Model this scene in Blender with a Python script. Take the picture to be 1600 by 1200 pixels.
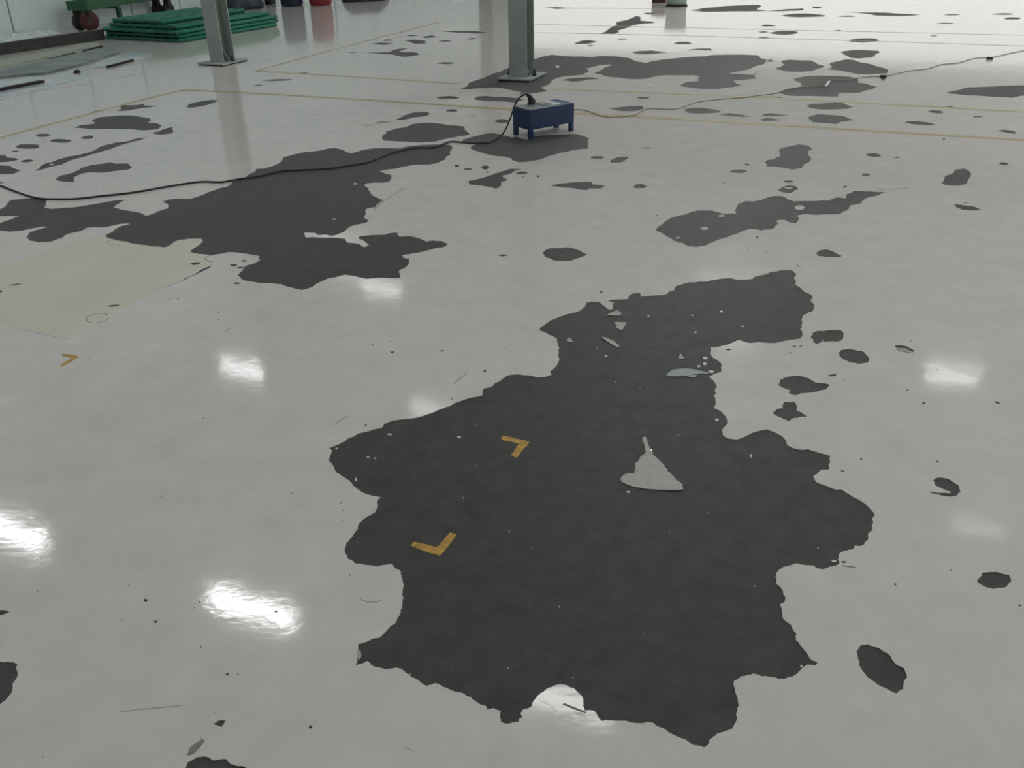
import bpy, bmesh, math, random
import numpy as np
from mathutils import Vector, Matrix
from mathutils.geometry import delaunay_2d_cdt

for o in list(bpy.data.objects):
    bpy.data.objects.remove(o)
S = bpy.context.scene
C = S.collection
random.seed(7)

# ------------------------------------------------------------------ camera
FOC = 1420.0                     # focal length in pixels of the 1600x1200 frame
CAM_H = 1.5
PITCH = math.atan(745 / 1420.0)
ROLL = 0.022
FW = Vector((0, math.cos(PITCH), -math.sin(PITCH)))
UP = Vector((0, math.sin(PITCH), math.cos(PITCH)))
RT = Vector((1, 0, 0))
cr, sr = math.cos(ROLL), math.sin(ROLL)
EU = RT * cr - UP * sr
EV = RT * sr + UP * cr
cam_data = bpy.data.cameras.new('camera')
cam = bpy.data.objects.new('camera', cam_data)
C.objects.link(cam)
cam_data.sensor_width = 36.0
cam_data.lens = FOC / 1600.0 * 36.0
cam_data.clip_end = 200
m = Matrix((EU, EV, -FW)).transposed().to_4x4()
m.translation = Vector((0, 0, CAM_H))
cam.matrix_world = m
S.camera = cam

# ------------------------------------------------------------------ world, exposure
W = bpy.data.worlds.new('daylight')
S.world = W
W.use_nodes = True
W.node_tree.nodes['Background'].inputs[0].default_value = (1.0, 0.99, 0.95, 1)
W.node_tree.nodes['Background'].inputs[1].default_value = 0.9
S.view_settings.view_transform = 'Standard'
S.view_settings.look = 'None'
S.view_settings.exposure = 0.16
S.view_settings.gamma = 1.0
S.view_settings.use_curve_mapping = False
LAMP = 61.0                      # radiance of the fluorescent diffusers

# ------------------------------------------------------------------ helpers
def flo(x, y, z=0.0):
    """point of the photograph that lies on the horizontal plane z"""
    d = FW * FOC + EU * (x - 800) + EV * (600 - y)
    t = (z - CAM_H) / d.z
    return Vector((d.x * t, d.y * t, z))

TH = math.radians(-22.8)         # direction of the building grid
AX = Vector((math.cos(TH), math.sin(TH), 0))
BX = Vector((-math.sin(TH), math.cos(TH), 0))
def ab(a, b, z=0.0):
    return AX * a + BX * b + Vector((0, 0, z))

def mat(name, col, rough=0.5, metal=0.0, spec=0.5, noise=0.0, nscale=8.0, bump=0.0, bscale=40.0,
        bump2=0.0, bscale2=5.0, emit=None, estr=0.0, alpha=1.0, trans=0.0, col2=None, detail=4.0):
    M = bpy.data.materials.new(name)
    M.use_nodes = True
    nt = M.node_tree
    p = nt.nodes['Principled BSDF']
    c = (col[0], col[1], col[2], 1)
    p.inputs['Base Color'].default_value = c
    p.inputs['Roughness'].default_value = rough
    p.inputs['Metallic'].default_value = metal
    p.inputs['Specular IOR Level'].default_value = spec
    p.inputs['Alpha'].default_value = alpha
    p.inputs['Transmission Weight'].default_value = trans
    if emit:
        p.inputs['Emission Color'].default_value = (emit[0], emit[1], emit[2], 1)
        p.inputs['Emission Strength'].default_value = estr
    tc = None
    if noise or bump or bump2 or col2:
        tc = nt.nodes.new('ShaderNodeTexCoord')
    if noise or col2:
        n = nt.nodes.new('ShaderNodeTexNoise')
        n.inputs['Scale'].default_value = nscale
        n.inputs['Detail'].default_value = detail
        n.inputs['Roughness'].default_value = 0.65
        nt.links.new(tc.outputs['Object'], n.inputs['Vector'])
        r = nt.nodes.new('ShaderNodeValToRGB')
        r.color_ramp.elements[0].position = 0.3
        r.color_ramp.elements[1].position = 0.7
        a = [max(0, v * (1 - noise)) for v in col]
        b = [min(1, v * (1 + noise)) for v in (col2 or col)]
        r.color_ramp.elements[0].color = (*a, 1)
        r.color_ramp.elements[1].color = (*b, 1)
        nt.links.new(n.outputs['Fac'], r.inputs['Fac'])
        nt.links.new(r.outputs['Color'], p.inputs['Base Color'])
    prev = None
    for st, sc in ((bump, bscale), (bump2, bscale2)):
        if st:
            n = nt.nodes.new('ShaderNodeTexNoise')
            n.inputs['Scale'].default_value = sc
            n.inputs['Detail'].default_value = 3
            nt.links.new(tc.outputs['Object'], n.inputs['Vector'])
            bn = nt.nodes.new('ShaderNodeBump')
            bn.inputs['Strength'].default_value = 1.0
            bn.inputs['Distance'].default_value = st
            nt.links.new(n.outputs['Fac'], bn.inputs['Height'])
            if prev:
                nt.links.new(prev.outputs['Normal'], bn.inputs['Normal'])
            nt.links.new(bn.outputs['Normal'], p.inputs['Normal'])
            prev = bn
    return M

M_EPOXY = mat('epoxy', (0.565, 0.568, 0.545), 0.075, noise=0.035, nscale=7, col2=(0.615, 0.585, 0.565), bump=0.00012, bscale=55, bump2=0.0011, bscale2=3.5, detail=9)
M_YEPOXY = mat('yellowed_epoxy', (0.57, 0.57, 0.465), 0.09, noise=0.06, nscale=2.5, bump=0.00012, bscale=55, bump2=0.0011, bscale2=3.5, detail=9)
M_CONC = mat('bare_concrete', (0.027, 0.027, 0.0255), 0.58, spec=0.55, noise=0.5, nscale=14, bump=0.0012, bscale=130, detail=9)
M_CONC.node_tree.nodes['Principled BSDF'].inputs['Sheen Weight'].default_value = 0.16   # dust sheen, added to lighten far patches seen at a grazing angle
M_CONC.node_tree.nodes['Principled BSDF'].inputs['Sheen Roughness'].default_value = 0.3
M_FLAKE = mat('flake', (0.36, 0.37, 0.34), 0.5, noise=0.12, nscale=30)
M_FLAKE2 = mat('flake_teal', (0.27, 0.32, 0.31), 0.5, noise=0.12, nscale=30)
M_CHIP = mat('chip', (0.62, 0.63, 0.60), 0.4)
M_TAPE = mat('yellow_tape', (0.40, 0.235, 0.035), 0.5, noise=0.35, nscale=45, col2=(0.46, 0.27, 0.05))
M_LINE = mat('worn_yellow_line', (0.40, 0.325, 0.18), 0.28, noise=0.2, nscale=6)
M_LINE2 = mat('worn_grey_line', (0.36, 0.35, 0.31), 0.3, noise=0.2, nscale=6)
M_SCUFF = mat('scuff', (0.12, 0.12, 0.11), 0.6, noise=0.3, nscale=30)
M_SCUFF_SHADE = mat('faint_scuff_shade', (0.36, 0.36, 0.345), 0.10, noise=0.2, nscale=30)  # also paints the shadow line along the film edge
M_STEEL = mat('painted_steel', (0.30, 0.34, 0.32), 0.42, noise=0.12, nscale=5, bump=0.0004, bscale=60)
M_STEEL2 = mat('painted_steel_shaded', (0.16, 0.175, 0.155), 0.5, noise=0.12, nscale=5)  # darker tone imitating shade in the recess between flanges
M_BOLT = mat('bolt', (0.06, 0.06, 0.055), 0.5, metal=0.6)
M_BLUE = mat('blue_paint', (0.009, 0.032, 0.105), 0.35, noise=0.15, nscale=10)
M_PANEL = mat('grey_panel', (0.25, 0.28, 0.28), 0.35, noise=0.15, nscale=25)
M_WHITE = mat('label_white', (0.75, 0.72, 0.74), 0.4)
M_RED = mat('print_red', (0.35, 0.06, 0.08), 0.5)
M_RUB = mat('black_rubber', (0.012, 0.012, 0.013), 0.5)
M_CORD = mat('tan_cord', (0.32, 0.285, 0.205), 0.5)
M_WALL = mat('wall_panel', (0.68, 0.77, 0.77), 0.3, noise=0.06, nscale=2, bump2=0.002, bscale2=3)
M_WHITEWALL = mat('plain_wall', (0.74, 0.75, 0.72), 0.6, noise=0.03, nscale=1)
M_CEIL = mat('ceiling_white', (0.62, 0.63, 0.61), 0.8)
M_SEAM = mat('seam_dark', (0.10, 0.12, 0.12), 0.6)
M_BEAM = mat('dark_steel', (0.035, 0.034, 0.03), 0.55, noise=0.4, nscale=12)
M_GREEN = mat('green_board', (0.008, 0.19, 0.11), 0.42, noise=0.2, nscale=10)
M_GREEN2 = mat('green_board_dull', (0.015, 0.115, 0.085), 0.5, noise=0.2, nscale=10)
M_CART = mat('cart_green', (0.02, 0.105, 0.045), 0.5, noise=0.25, nscale=8)
M_CART2 = mat('cart_bright_green', (0.02, 0.17, 0.045), 0.5, noise=0.2, nscale=8)
M_WHEEL = mat('wheel_maroon', (0.07, 0.016, 0.02), 0.6, noise=0.2, nscale=12)
M_WHEELB = mat('wheel_black', (0.018, 0.016, 0.014), 0.6)
M_NAVY = mat('navy_plastic', (0.012, 0.017, 0.04), 0.4)
M_DRUMRED = mat('red_plastic', (0.22, 0.016, 0.02), 0.4)
M_MAROON = mat('maroon_plastic', (0.055, 0.008, 0.02), 0.45)
M_PAIL = mat('pale_green_plastic', (0.30, 0.37, 0.31), 0.5)
M_TARP = mat('navy_tarp', (0.018, 0.026, 0.042), 0.55, noise=0.35, nscale=6, bump=0.01, bscale=7)
M_BLACK = mat('black_cloth_and_shade', (0.012, 0.010, 0.009), 0.7)  # also colours the strips, shim and ring that imitate shade
M_SHEETG = mat('greenish_sheet', (0.12, 0.17, 0.16), 0.4, noise=0.22, nscale=3, col2=(0.21, 0.245, 0.23))
M_SHEETB = mat('bluish_film', (0.50, 0.57, 0.61), 0.12, noise=0.12, nscale=4, bump=0.004, bscale=6)
M_SHEETP = mat('pale_board', (0.33, 0.36, 0.30), 0.4, noise=0.15, nscale=4)
M_FILM = mat('clear_film', (0.62, 0.68, 0.68), 0.08, noise=0.1, nscale=8, bump=0.01, bscale=14)
#M_GLOW = mat('diffuser_lit', (0.9, 0.9, 0.9), 0.5, emit=(1.0, 1.0, 0.965), estr=LAMP)
M_DIFF_OFF = mat('diffuser_off', (0.7, 0.7, 0.7), 0.5)
M_HOUS = mat('lamp_housing', (0.7, 0.7, 0.7), 0.5)
M_FRAME = mat('window_frame', (0.5, 0.5, 0.5), 0.5)

def link(name, me, material, parent=None):
    o = bpy.data.objects.new(name, me)
    C.objects.link(o)
    if material is not None and not me.materials:
        me.materials.append(material)
    if parent is not None:
        o.parent = parent
    return o
def tag(o, label, cat, group=None):
    o['label'] = label
    o['category'] = cat
    if group:
        o['group'] = group
    return o
def struct(o, label=None):
    o['kind'] = 'structure'
    if label:
        o['label'] = label
    return o
def thing(name, label, cat, loc=(0, 0, 0), rz=0.0, group=None):
    o = bpy.data.objects.new(name, None)
    C.objects.link(o)
    o.location = loc
    o.rotation_euler = (0, 0, rz)
    o.empty_display_size = 0.1
    return tag(o, label, cat, group)
def bm_mesh(bm, name, smooth=False):
    me = bpy.data.meshes.new(name)
    bmesh.ops.recalc_face_normals(bm, faces=bm.faces)
    bm.to_mesh(me)
    bm.free()
    if smooth:
        for p in me.polygons:
            p.use_smooth = True
    return me
def add_box(bm, x0, x1, y0, y1, z0, z1):
    v = [bm.verts.new(p) for p in ((x0,y0,z0),(x1,y0,z0),(x1,y1,z0),(x0,y1,z0),(x0,y0,z1),(x1,y0,z1),(x1,y1,z1),(x0,y1,z1))]
    for f in ((0,3,2,1),(4,5,6,7),(0,1,5,4),(1,2,6,5),(2,3,7,6),(3,0,4,7)):
        bm.faces.new([v[i] for i in f])
def box(name, x0, x1, y0, y1, z0, z1, material, parent=None, bevel=0.0):
    bm = bmesh.new()
    add_box(bm, x0, x1, y0, y1, z0, z1)
    if bevel:
        bmesh.ops.bevel(bm, geom=bm.edges[:], offset=bevel, segments=2, affect='EDGES', profile=0.6)
    return link(name, bm_mesh(bm, name), material, parent)
def lathe(name, prof, material, parent=None, seg=28, axis='z', smooth=True):
    bm = bmesh.new()
    rings = []
    for r, z in prof:
        ring = []
        for k in range(seg):
            t = 2 * math.pi * k / seg
            p = (r * math.cos(t), r * math.sin(t), z)
            if axis == 'y':
                p = (p[0], p[2], p[1])
            elif axis == 'x':
                p = (p[2], p[0], p[1])
            ring.append(bm.verts.new(p))
        rings.append(ring)
    for a, b in zip(rings, rings[1:]):
        for k in range(seg):
            bm.faces.new((a[k], a[(k+1) % seg], b[(k+1) % seg], b[k]))
    bm.faces.new(rings[0]); bm.faces.new(rings[-1])
    me = bm_mesh(bm, name)
    if smooth:
        for p in me.polygons:
            p.use_smooth = len(p.vertices) == 4
    return link(name, me, material, parent)
def smooth_path(pts, n=5):
    P = [Vector(p) for p in pts]
    P = [P[0] * 2 - P[1]] + P + [P[-1] * 2 - P[-2]]
    out = []
    for i in range(1, len(P) - 2):
        for k in range(n):
            t = k / n
            a, b, c, d = P[i-1], P[i], P[i+1], P[i+2]
            out.append(0.5 * ((2*b) + (c-a)*t + (2*a-5*b+4*c-d)*t*t + (3*b-a-3*c+d)*t*t*t))
    out.append(P[-2])
    return out
def tube(name, pts, r, material, parent=None, seg=8, radii=None):
    bm = bmesh.new()
    rings = []
    n = len(pts)
    for i, p in enumerate(pts):
        d = (pts[min(i+1, n-1)] - pts[max(i-1, 0)]).normalized()
        u = d.cross(Vector((0, 0, 1)))
        if u.length < 1e-3:
            u = Vector((1, 0, 0))
        u.normalize()
        w = u.cross(d)
        rr = radii[i] if radii else r
        rings.append([bm.verts.new(p + (u * math.cos(2*math.pi*k/seg) + w * math.sin(2*math.pi*k/seg)) * rr) for k in range(seg)])
    for a, b in zip(rings, rings[1:]):
        for k in range(seg):
            bm.faces.new((a[k], a[(k+1) % seg], b[(k+1) % seg], b[k]))
    bm.faces.new(rings[0]); bm.faces.new(rings[-1])
    return link(name, bm_mesh(bm, name, True), material, parent)

# ------------------------------------------------------------------ outlines of the bare patches, read on the floor
# every outline is (frame origin x, y, scale, points); Z() turns it into picture pixels
def Z(ox, oy, s, pts):
    return [(ox + x / s, oy + y / s) for x, y in pts]
FR = {1: (0,0,3.2), 2: (400,0,3.2), 3: (800,0,4), 4: (1200,0,4), 5: (0,140,4), 6: (400,120,4), 7: (720,130,5.714),
      8: (1200,130,4), 9: (0,360,4), 10: (340,340,4), 11: (820,400,3.3333), 12: (500,560,3.53), 13: (1080,580,3.75),
      14: (540,840,3.5286), 15: (900,840,3.5286), 16: (0,740,2.608), 17: (1180,480,3.8095), 18: (1300,680,2.7267),
      19: (960,670,10), 20: (630,660,5.4545), 21: (1000,200,3.8095), 22: (840,160,4), 23: (930,450,7.2727)}
def F(k, pts):
    return Z(*FR[k], pts)

main = (F(12, [(50,493),(100,475),(150,442),(215,412),(290,392),(345,380),(355,360),(405,342),(450,336),(515,329),(570,317),(620,300),(660,280),(720,260),(770,237),(830,217),(895,203),(905,165),(935,160),(965,135),(1010,108),(1040,92),(1085,87),(1140,92),(1200,104),(1250,100),(1278,90),(1270,70),(1300,45)])
 + F(11, [(180,540),(175,510),(180,480),(168,432),(140,415),(110,400),(75,388),(90,365),(130,335),(180,315),(240,298),(285,285),(315,262),(320,243),(345,237),(390,240),(405,255),(425,272),(450,280),(460,262),(465,240),(430,236),(445,229),(500,226),(535,225),(540,210),(560,195),(595,190),(605,200),(600,212),(640,208),(700,204),(745,196),(750,185),(775,180),(785,158),(830,143),(905,134),(940,134),(1000,122),(1070,114),(1115,123),(1190,117),(1200,106),(1265,92),(1275,84),(1330,73),(1390,74),(1415,95),(1402,115),(1410,150),(1440,172),(1465,190),(1497,208),(1487,232),(1508,256),(1495,290),(1450,308),(1447,345),(1445,372),(1435,378),(1447,415),(1435,430),(1400,435),(1345,445),(1290,453),(1220,448),(1170,453),(1115,437),(1080,452),(1040,465),(970,475),(965,510),(975,525),(1000,540),(1025,572),(1022,603),(985,615),(960,628),(980,645),(1000,680),(990,700),(1000,720)])
 + F(13, [(133,140),(135,215),(180,240),(205,270),(213,300),(205,318),(183,340),(185,375),(215,393),(275,400),(300,390),(360,358),(445,340),(490,358),(535,382),(555,405),(560,430),(590,447),(640,460),(685,455),(750,478),(818,497),(815,530),(810,573),(760,578),(720,610),(740,655),(790,672),(850,695),(880,693),(930,723),(980,750),(1040,795),(1075,838),(1062,860),(1068,885),(1060,905),(1065,930),(1040,950),(1035,985),(1015,1015),(985,1025),(960,1020),(945,1045),(890,1055),(865,1075),(860,1100),(870,1120),(850,1138),(800,1150),(770,1160),(740,1155),(715,1138),(660,1135),(620,1125),(570,1140),(530,1152),(500,1180)])
 + F(15, [(1100,212),(1105,255),(1140,290),(1157,330),(1150,355),(1125,370),(1135,400),(1140,445),(1185,480),(1215,530),(1212,565),(1240,595),(1275,640),(1300,675),(1335,690),(1320,705),(1270,700),(1245,720),(1220,750),(1180,770),(1120,780),(1070,768),(1025,765),(980,748),(910,765),(872,790),(875,830),(888,870),(898,920),(885,965),(880,1020),(865,1050),(830,1065),(780,1078),(735,1115),(725,1145),(705,1157),(650,1145),(600,1110),(530,1082),(480,1050),(420,1018),(300,1018),(220,1010),(140,1010),(120,985),(100,955)])
 + F(14, [(1318,952),(1310,910),(1295,865),(1260,830),(1215,812),(1180,808),(1140,822),(1080,855),(1050,885),(1030,910),(1025,930),(975,950),(965,970),(975,990),(955,1000),(955,1015),(880,1025),(855,1015),(850,985),(855,955),(815,940),(780,948),(775,930),(735,915),(690,880),(640,855),(580,840),(490,802),(445,818),(400,785),(350,755),(285,717),(215,727),(165,715),(140,700),(120,680),(55,705),(65,660),(72,620),(70,585),(110,575),(150,555),(190,550),(220,520),(275,470),(300,420),(312,370),(315,280),(305,185)])
 + F(12, [(395,1132),(360,1138),(310,1147),(260,1140),(200,1133),(150,1098),(133,1060),(145,1015),(190,960),(215,910),(250,878),(300,850),(318,820),(315,790),(335,765),(270,752),(220,728),(175,690),(140,660),(110,640),(85,620),(70,590),(52,570),(58,530),(65,505)]))

left = (F(5, [(-60,760),(0,745),(45,710),(70,690),(130,683),(200,678),(275,683),(288,715),(275,738),(320,745),(400,738),(470,735),(540,722),(600,712),(670,700),(735,690),(780,690),(745,712),(710,738),(760,750),(810,758),(870,768),(915,788),(970,770),(1000,755),(1050,740),(1055,720),(1015,700),(1060,685),(1120,680),(1190,682),(1240,665),(1290,645),(1350,625),(1420,605),(1440,590),(1450,575),(1500,562),(1530,548),(1560,525),(1590,515)])
 + F(6, [(0,575),(60,570),(120,550),(165,520),(170,500),(230,485),(300,470),(400,460),(440,448),(490,443),(540,455),(565,470),(600,476),(640,465),(680,452),(760,446),(830,445),(900,448),(960,432),(1050,425),(1110,422),(1190,422),(1225,430),(1228,450),(1215,480),(1185,500),(1180,520),(1130,540),(1080,550),(1000,550),(930,560),(870,575),(800,583),(770,592),(800,602),(840,610),(845,630),(825,658),(780,662),(700,665),(680,672),(705,695),(710,715),(745,750),(795,768),(745,815),(690,825),(685,850),(680,885),(705,905),(650,920),(590,935),(550,970),(470,995),(430,985),(385,990),(370,975),(300,975)])
 + F(10, [(550,125),(600,122),(680,125),(740,125),(800,133),(810,155),(860,160),(915,182),(945,170),(920,150),(880,130),(890,115),(960,108),(1040,108),(1080,95),(1125,93),(1135,118),(1200,115),(1260,128),(1305,150),(1340,142),(1400,145),(1435,160),(1420,182),(1340,198),(1260,218),(1180,230),(1155,235),(1160,250),(1200,258),(1195,290),(1170,315),(1140,325),(1135,345),(1140,375),(1060,378),(1000,375),(930,383),(880,372),(800,357),(750,370),(690,380),(640,402),(600,430),(525,453),(480,443),(400,415),(330,410),(230,402),(180,395),(145,378),(122,360),(150,335),(160,310),(190,295),(230,285),(265,265),(262,240),(200,230),(140,220),(70,215)])
 + F(9, [(1360,150),(1320,155),(1280,150),(1185,133),(1210,110),(1255,80),(1262,52),(1200,50),(1120,60),(1085,75),(1060,95),(1030,108),(950,100),(870,88),(790,70),(700,55),(668,45),(665,25)])
 + F(5, [(700,890),(720,870),(760,850),(810,838),(740,840),(705,850),(650,862),(600,860),(530,862),(540,870),(500,885),(430,900),(380,930),(320,950),(240,955),(190,945),(165,920),(180,895),(230,875),(290,860),(270,855),(200,868),(130,882),(60,888),(0,880),(-60,870),(-60,850),(0,835),(60,812),(115,793),(60,790),(0,792),(-60,790)]))

column_patch = (F(2, [(1015,445),(1055,430),(1100,400),(1180,370),(1240,345),(1300,320),(1390,295),(1430,283),(1480,272),(1530,280),(1590,283)])
 + F(3, [(430,352),(500,358),(560,348),(620,352),(680,355),(730,362),(775,382),(840,395),(900,378),(1000,365),(1100,355),(1200,352),(1260,343),(1350,342),(1450,342),(1540,345),(1555,365),(1600,378),(1575,400),(1500,425),(1400,450),(1360,460),(1440,462),(1505,467),(1525,447),(1560,440),(1530,450),(1520,468),(1530,490),(1480,497),(1380,503),(1400,520),(1430,530),(1380,545),(1280,557),(1200,557),(1130,550),(1050,538),(1090,512),(1170,505),(1170,475),(1120,470),(1040,472),(950,470),(880,482),(830,493),(750,495),(680,488),(600,480),(560,465),(510,455),(550,440),(580,420),(620,402),(560,405),(500,420),(460,430),(480,450),(440,468),(360,475),(300,483),(250,505),(210,535),(185,545),(215,570),(150,582),(80,585),(60,595),(40,585),(60,578),(0,565)])
 + F(2, [(1230,440),(1180,438),(1100,442),(1050,447)]))

HOLES = []          # (outline in pixels, label)
def hole(pts, label=None):
    HOLES.append((pts, label))
def hp(k, pts, label=None):
    hole(F(k, pts), label)
def hb(k, *blobs):
    ox, oy, s = FR[k]
    for b in blobs:
        cx, cy, rx, ry = b[:4]
        rot = math.radians(b[4]) if len(b) > 4 else 0.0
        n = 12 if rx / s > 5 else 8
        pts = []
        for i in range(n):
            t = 2 * math.pi * i / n
            q = 1 + random.uniform(-0.14, 0.14)
            x, y = rx * q * math.cos(t), ry * q * math.sin(t)
            pts.append((cx + x * math.cos(rot) - y * math.sin(rot), cy + x * math.sin(rot) + y * math.cos(rot)))
        hole(F(k, pts))

hole(main, 'huge dark bare concrete patch filling the foreground')
hole(left, 'large dark bare concrete patch crossed by the black cable')
hole(column_patch, 'long bare concrete patch around the foot of the steel column')
hp(7, [(5,505),(60,490),(150,470),(215,450),(285,443),(350,455),(400,470),(450,485),(500,475),(540,490),(600,500),(640,470),(720,462),(830,460),(920,455),(1040,453),(1100,470),(1150,493),(1135,520),(1140,545),(1125,560),(1140,585),(1050,590),(960,610),(880,625),(820,640),(760,660),(690,685),(600,700),(520,705),(465,690),(450,670),(390,655),(300,650),(240,635),(150,610),(100,590),(80,570),(130,545),(60,540),(20,525)], 'bare concrete patch under the blue box')
hp(21, [(90,605),(130,575),(170,545),(230,522),(300,500),(350,490),(430,490),(450,500),(500,510),(575,508),(580,465),(625,435),(680,437),(740,420),(800,403),(850,405),(880,425),(920,437),(1000,435),(1080,430),(1130,432),(1180,412),(1225,420),(1225,395),(1270,375),(1350,378),(1465,383),(1400,405),(1340,425),(1320,447),(1250,460),(1245,475),(1220,495),(1190,512),(1100,512),(1040,517),(980,512),(935,520),(945,545),(930,567),(885,560),(860,547),(815,550),(825,570),(800,595),(720,610),(650,600),(600,620),(540,640),(490,660),(430,680),(390,700),(330,708),(280,700),(255,685),(200,670),(150,640)], 'long ragged bare patch right of centre with a pointed tail')
# coating left standing inside patches (even-odd: an outline inside an outline)
hb(21, (950,473,32,14), (487,522,20,7), (385,597,24,9), (225,653,13,5))
hb(3, (285,416,13,8))
hp(21, [(745,205),(760,190),(800,185),(830,145),(840,120),(900,105),(950,97),(1000,105),(1025,125),(1005,165),(1000,205),(960,240),(910,248),(840,235),(800,230),(750,228)], 'brownish bare patch below the yellow line, right of the blue box')
hp(21, [(820,367),(850,350),(890,340),(930,347),(943,362),(915,378),(890,388),(850,383)])
hb(21, (885,357,24,5), (1390,161,48,10,3), (1527,176,20,4), (1345,279,25,8,5), (1220,350,12,7,-30), (697,650,7,7), (645,714,6,4), (750,743,5,4), (720,770,6,4), (945,818,15,7), (505,430,6,4), (500,327,6,4), (885,318,28,7))
hp(21, [(1047,745),(1070,727),(1110,722),(1150,735),(1200,760),(1190,770),(1130,770),(1060,762)])
# left side
hp(5, [(460,238),(500,220),(590,212),(570,190),(620,172),(700,165),(760,160),(850,163),(930,178),(945,190),(925,205),(990,215),(1010,232),(985,248),(900,255),(820,247),(720,247),(600,248),(520,243)], 'bare concrete patch by the left yellow line')
hp(5, [(725,102),(760,95),(850,97),(900,87),(900,98),(985,103),(900,115),(850,122),(770,135),(730,132),(760,118)])
hp(5, [(1168,108),(1190,88),(1250,73),(1310,63),(1360,65),(1345,80),(1300,95),(1240,108),(1180,115)])
hp(5, [(950,270),(1000,258),(1040,240),(1085,232),(1080,255),(1070,275),(1020,282),(970,278)])
hp(5, [(215,505),(250,485),(280,462),(350,440),(420,418),(500,405),(570,385),(610,365),(660,345),(720,330),(780,325),(840,308),(910,300),(880,315),(810,332),(720,360),(640,385),(570,405),(500,425),(420,452),(390,468),(330,480),(280,495),(240,507)], 'long thin slanting bare streak on the left')
hp(5, [(345,567),(380,535),(440,522),(500,492),(570,470),(620,465),(680,452),(720,462),(800,462),(828,488),(790,503),(700,512),(620,520),(550,517),(500,530),(460,550),(462,578),(400,577)], 'boot-shaped bare patch above the black cable')
hb(5, (320,467,15,5), (265,285,45,10), (380,320,62,12), (545,298,40,11,-5), (170,355,80,15), (95,386,22,5), (170,445,38,9,-4), (10,581,15,4), (600,136,30,5,-15))
hp(5, [(-60,410),(20,410),(45,425),(100,428),(118,438),(60,450),(0,455),(-60,452)])
hp(5, [(-60,475),(70,478),(95,495),(130,505),(90,525),(30,530),(-60,530)])
hp(6, [(805,400),(815,340),(870,322),(930,315),(975,295),(1060,285),(1130,290),(1200,302),(1290,308),(1310,335),(1335,360),(1280,370),(1200,385),(1120,405),(1030,412),(950,408),(920,405),(860,402)], 'bare patch above the black cable, left of the blue box')
hp(6, [(870,270),(900,255),(930,238),(1000,220),(1070,220),(1090,232),(1060,245),(980,255),(910,270)])
hb(6, (1200,130,68,10), (1220,211,38,9), (1345,245,30,5), (140,20,95,6,-2), (15,53,25,5), (1527,231,15,4), (1255,557,15,8), (1325,576,28,6), (1435,566,27,14), (1448,595,15,4), (800,281,42,3), (700,303,40,3), (770,290,30,2.5))
hp(7, [(70,870),(150,855),(220,835),(300,805),(400,775),(450,762),(540,765),(470,790),(440,810),(370,825),(380,845),(415,855),(400,875),(355,880),(355,920),(310,945),(240,925),(160,912),(80,905)], 'wedge-shaped bare patch below the blue box')
hb(7, (545,800,55,13), (690,832,16,9), (475,845,15,4), (555,832,12,5), (1220,662,60,14), (370,338,70,17), (90,294,40,7), (355,272,20,5))
hp(7, [(1330,710),(1350,680),(1390,660),(1440,655),(1480,655),(1500,670),(1470,685),(1440,705),(1390,710)])
hp(7, [(800,915),(880,895),(950,890),(1040,882),(1110,877),(1165,880),(1180,905),(1260,910),(1290,920),(1250,940),(1150,940),(1130,955),(1060,950),(1010,938),(900,930)], 'spindle-shaped bare patch in the middle of the floor')
hp(7, [(120,147),(150,118),(230,112),(300,122),(400,122),(520,132),(560,150),(500,175),(400,165),(270,158)])
hp(22, [(450,38),(520,28),(600,22),(660,22),(665,42),(600,55),(520,55)])
hp(22, [(920,40),(960,33),(1050,35),(1120,48),(1150,60),(1090,68),(1000,72),(940,65)])
hp(22, [(1130,75),(1200,66),(1260,75),(1335,85),(1290,93),(1220,88)])
hp(22, [(1405,77),(1450,67),(1510,75),(1570,80),(1480,85),(1410,84)])
hp(22, [(1390,105),(1440,97),(1530,107),(1480,115),(1420,118)])
hb(22, (678,284,35,4,2), (640,524,43,13), (1310,388,18,6), (1255,430,52,11), (710,460,10,3), (1170,610,8,4))
# upper right
hp(8, [(1115,60),(1180,45),(1250,25),(1350,22),(1450,17),(1600,12),(1680,12),(1680,80),(1600,78),(1530,92),(1400,85),(1300,78),(1170,68)], 'bare patch at the right edge beyond the yellow line')
hp(8, [(235,140),(270,128),(370,125),(420,115),(460,120),(490,135),(540,147),(500,160),(400,165),(330,165),(260,155)])
hp(8, [(255,210),(310,192),(400,198),(460,203),(500,220),(540,230),(460,240),(430,257),(350,250),(280,245)])
hb(8, (60,92,42,8,5), (1050,178,45,9,5), (1130,148,30,5), (1310,209,30,5), (945,251,100,11,5), (1500,303,55,9,9), (1475,503,30,9,10), (1235,748,14,3), (1100,350,10,5))
hp(8, [(1085,622),(1105,590),(1150,565),(1170,540),(1220,533),(1255,545),(1265,590),(1245,625),(1200,640),(1110,637)], 'dark bare patch near the right edge')
hp(8, [(1158,755),(1200,758),(1280,768),(1335,790),(1290,795),(1210,790),(1175,775)])
hp(4, [(45,428),(100,405),(80,380),(140,373),(230,378),(270,378),(300,395),(350,412),(310,430),(270,445),(200,450),(100,447)])
hp(4, [(360,432),(400,415),(390,395),(450,380),(490,370),(540,375),(580,390),(640,400),(700,420),(750,440),(740,460),(650,465),(550,462),(490,450),(430,438)])
hp(4, [(450,325),(520,312),(600,312),(690,318),(700,328),(670,345),(640,360),(575,366),(510,362),(500,350),(470,340)])
hp(4, [(160,490),(220,478),(320,472),(420,475),(520,482),(560,495),(560,515),(620,525),(680,543),(620,562),(570,580),(450,580),(440,605),(330,602),(220,600),(130,598),(60,580),(110,560),(215,535),(205,520),(165,505)], 'bare patch crossed by the tan cord')
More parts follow.
